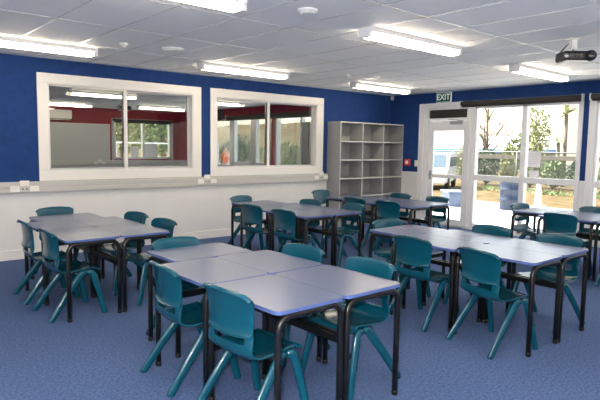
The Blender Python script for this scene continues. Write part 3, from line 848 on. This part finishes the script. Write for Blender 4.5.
# greenery outside the next room
for i, (x, y, r, h, m) in enumerate([(8, 17.5, 1.1, 2.2, 'leaf3'), (9.5, 20, 1.2, 2.1, 'leaf1'), (11, 22.5, 1.1, 2.0, 'leaf3'), (9.5, 15.2, .9, 1.9, 'leaf1'), (6.0, 19.8, 1.2, 2.4, 'leaf2'),
        (12.2, 19.4, 1.1, 1.8, 'leaf2'), (11.6, 16.8, .9, 1.7, 'leaf3'), (8.0, 22.6, 1.2, 2.2, 'leaf3'), (13.6, 22., 1.1, 1.7, 'leaf1'), (12.6, 25.2, 1.2, 2.0, 'leaf1'), (9.9, 25.4, 1.2, 2.2, 'leaf2')]):
    bush(x, y, r, h, ['dark shrub before the dry bank, left in the right inner window', 'green shrub before the dry bank, middle of the right inner window', 'dark shrub before the bank by the right inner window mullion', 'green shrub seen low through the right half of the inner window', 'olive shrub behind the person in orange',
        'olive shrub against the foot of the dry bank, toward the right', 'dark shrub against the foot of the dry bank, nearest the fence side', 'dark shrub deep left behind the others before the bank', 'green shrub touching the dry bank, second row', 'green shrub touching the dry bank, back row', 'olive shrub in the back row before the dry bank'][i], m, 'shrubs before the dry bank')
for i, (x, y, h, r, m) in enumerate([(.3, 15.6, 5, 1.3, 'leaf2'), (3.0, 17, 5.5, 1.3, 'leaf1'), (1.5, 20.5, 6, 1.5, 'leaf3'), (5.4, 23.6, 5, 1.5, 'leaf2'), (-2.2, 19.5, 5, 1.5, 'leaf1')]):
    tree('tree', x, y, h, r, ['olive tree outside the far window, left pane', 'green tree outside the far window, right pane', 'dark tree behind the others outside the far window', 'pale tree at the right of the far window view', 'green tree at the left of the far window view'][i], m, n=1000, lo=.2)
t = thing('railing', 'white pipe railing outside the far window', 'railing', (1.6, 13.5, GZ))
for k in range(5): b = MB(); b.tube([(-2.4 + k * 1.2, 0, 0), (-2.4 + k * 1.2, 0, 1.75)], .03, 'vanwhite', n=8); b.build('post', t)
for z in (1.0, 1.75): b = MB(); b.tube([(-2.4, 0, z), (2.4, 0, z)], .028, 'vanwhite', n=8); b.build('rail', t)

# person in an orange vest outside the next room, seen from behind
def skin(name, verts, edges, radii, m, parent, sub=2):
    me = bpy.data.meshes.new(name); me.from_pydata(verts, edges, []); me.materials.append(M[m])
    o = bpy.data.objects.new(name, me); COL.objects.link(o); o.parent = parent
    md = o.modifiers.new('skin', 'SKIN'); md.use_smooth_shade = True
    for v, r in zip(me.skin_vertices[0].data, radii): v.radius = r if isinstance(r, tuple) else (r, r)
    me.skin_vertices[0].data[0].use_root = True
    s = o.modifiers.new('sub', 'SUBSURF'); s.levels = sub; s.render_levels = sub
    return o
t = thing('person', 'person in an orange high-visibility vest with white stripes outside the window', 'person', (.75, 7.9, GZ), math.radians(35))
V = [(0, 0, .96), (0, 0, 1.12), (0, 0, 1.32), (0, 0, 1.46), (0, .01, 1.54), (0, .02, 1.62), (0, .025, 1.70),
     (.17, 0, 1.43), (.235, .0, 1.17), (.24, .06, .93), (.245, .08, .84), (-.17, 0, 1.43), (-.235, 0, 1.17), (-.24, .06, .93), (-.245, .08, .84),
     (.095, 0, .90), (.10, .01, .50), (.10, -.01, .09), (.10, .13, .04), (-.095, 0, .90), (-.10, .01, .50), (-.10, -.01, .09), (-.10, .13, .04)]
Ed = [(0, 1), (1, 2), (2, 3), (3, 4), (4, 5), (5, 6), (3, 7), (7, 8), (8, 9), (9, 10), (3, 11), (11, 12), (12, 13), (13, 14), (0, 15), (15, 16), (16, 17), (17, 18), (0, 19), (19, 20), (20, 21), (21, 22)]
Rd = [(.15, .10), (.135, .095), (.16, .11), (.09, .075), .055, (.078, .095), (.068, .085), .06, .046, .036, .03, .06, .046, .036, .03, .08, .058, .042, .036, .08, .058, .042, .036]
skin('body', V, Ed, Rd, 'skin', t)
skin('trousers', [(0, 0, 1.0), (.095, 0, .90), (.10, .01, .50), (.10, -.01, .1), (-.095, 0, .90), (-.10, .01, .50), (-.10, -.01, .1)], [(0, 1), (1, 2), (2, 3), (0, 4), (4, 5), (5, 6)], [(.17, .125), .098, .075, .062, .098, .075, .062], 'navy', t)
def torso(b, prof, m, n=20):
    rings = [[b.bm.verts.new((rx * math.cos(2 * PI * k / n), ry * math.sin(2 * PI * k / n), z)) for k in range(n)] for rx, ry, z in prof]
    fs = []
    for A, B in zip(rings, rings[1:]):
        for k in range(n): fs.append(b.bm.faces.new((A[k], A[(k + 1) % n], B[(k + 1) % n], B[k])))
    b._set(fs, m, True)
b = MB(); torso(b, [(.20, .145, .86), (.195, .14, 1.02), (.20, .14, 1.2), (.22, .14, 1.36), (.20, .12, 1.44), (.13, .09, 1.49), (.075, .075, 1.51)], 'hivis'); v = b.build('vest', t)
b = MB(); torso(b, [(.199, .144, 1.03), (.200, .144, 1.10)], 'reflect')
for s in (-1, 1): b.box(s * .10 - .025, s * .10 + .025, -.152, -.145, 1.10, 1.38, 'reflect'); b.box(s * .10 - .025, s * .10 + .025, .145, .152, 1.10, 1.38, 'reflect')
b.build('reflective_stripe', v)
for s in (-1, 1): skin('sleeve', [(s * .15, 0, 1.43), (s * .215, 0, 1.28), (s * .235, 0, 1.17)], [(0, 1), (1, 2)], [.075, .066, .058], 'hivis', t, 1)
b = MB(); leaves(b, (0, .0, 1.68), .09, .10, .085, 10, .02, 'hair'); torso(b, [(.083, .100, 1.62), (.088, .108, 1.68), (.080, .098, 1.74), (.045, .055, 1.785), (.005, .006, 1.795)], 'hair'); b.build('hair', t, fix=False)

# ------------------------------------------------------------------ daylight
wd = bpy.data.worlds.new('World'); SC.world = wd; wd.use_nodes = True
nt = wd.node_tree; bg = nt.nodes['Background']
sky = nt.nodes.new('ShaderNodeTexSky'); sky.sky_type = 'NISHITA'; sky.sun_disc = False
sky.sun_elevation = math.radians(48); sky.sun_rotation = math.radians(20); sky.air_density = 1.; sky.dust_density = 4.
mx = nt.nodes.new('ShaderNodeMix'); mx.data_type = 'RGBA'; mx.inputs['Factor'].default_value = .6
nt.links.new(sky.outputs[0], mx.inputs[6]); mx.inputs[7].default_value = (1.55, 1.5, 1.42, 1)   # thin bright haze over the blue
nt.links.new(mx.outputs[2], bg.inputs['Color']); bg.inputs['Strength'].default_value = 1.1
su = bpy.data.lights.new('sun', 'SUN'); su.energy = 18.0; su.angle = math.radians(1.5); su.color = (1, .95, .86)
so = bpy.data.objects.new('sun', su); COL.objects.link(so)
so.rotation_euler = Vector((.30, -.66, -.80)).to_track_quat('-Z', 'Y').to_euler()

fl = bpy.data.lights.new('camera_flash', 'POINT'); fl.energy = 420; fl.shadow_soft_size = .03; fl.color = (1, .98, .95)
fo = bpy.data.objects.new('camera_flash', fl); COL.objects.link(fo); fo.location = (-9.70, -8.07, 1.70)

# ------------------------------------------------------------------ camera
cam = bpy.data.cameras.new('camera'); co = bpy.data.objects.new('camera', cam); COL.objects.link(co)
cam.sensor_fit = 'HORIZONTAL'; cam.sensor_width = 36; cam.lens = 549.468 * 36 / 600
cam.clip_end = 300
r = Vector((.7583889, -.6516396, .0145631)); dn = Vector((-.051608, -.0823049, -.99527)); fw = Vector((.649756, .75405, -.0960489))
co.matrix_world = Matrix(((r.x, -dn.x, -fw.x, -9.6333), (r.y, -dn.y, -fw.y, -8.1052), (r.z, -dn.z, -fw.z, 1.58366), (0, 0, 0, 1)))
SC.camera = co
SC.view_settings.view_transform = 'Standard'; SC.view_settings.look = 'None'
SC.view_settings.exposure = .22; SC.view_settings.gamma = 1; SC.view_settings.use_curve_mapping = False
SC.cycles.max_bounces = 8; SC.cycles.diffuse_bounces = 5; SC.cycles.transparent_max_bounces = 12
SC.cycles.sample_clamp_indirect = 6
SC.cycles.use_denoising = True
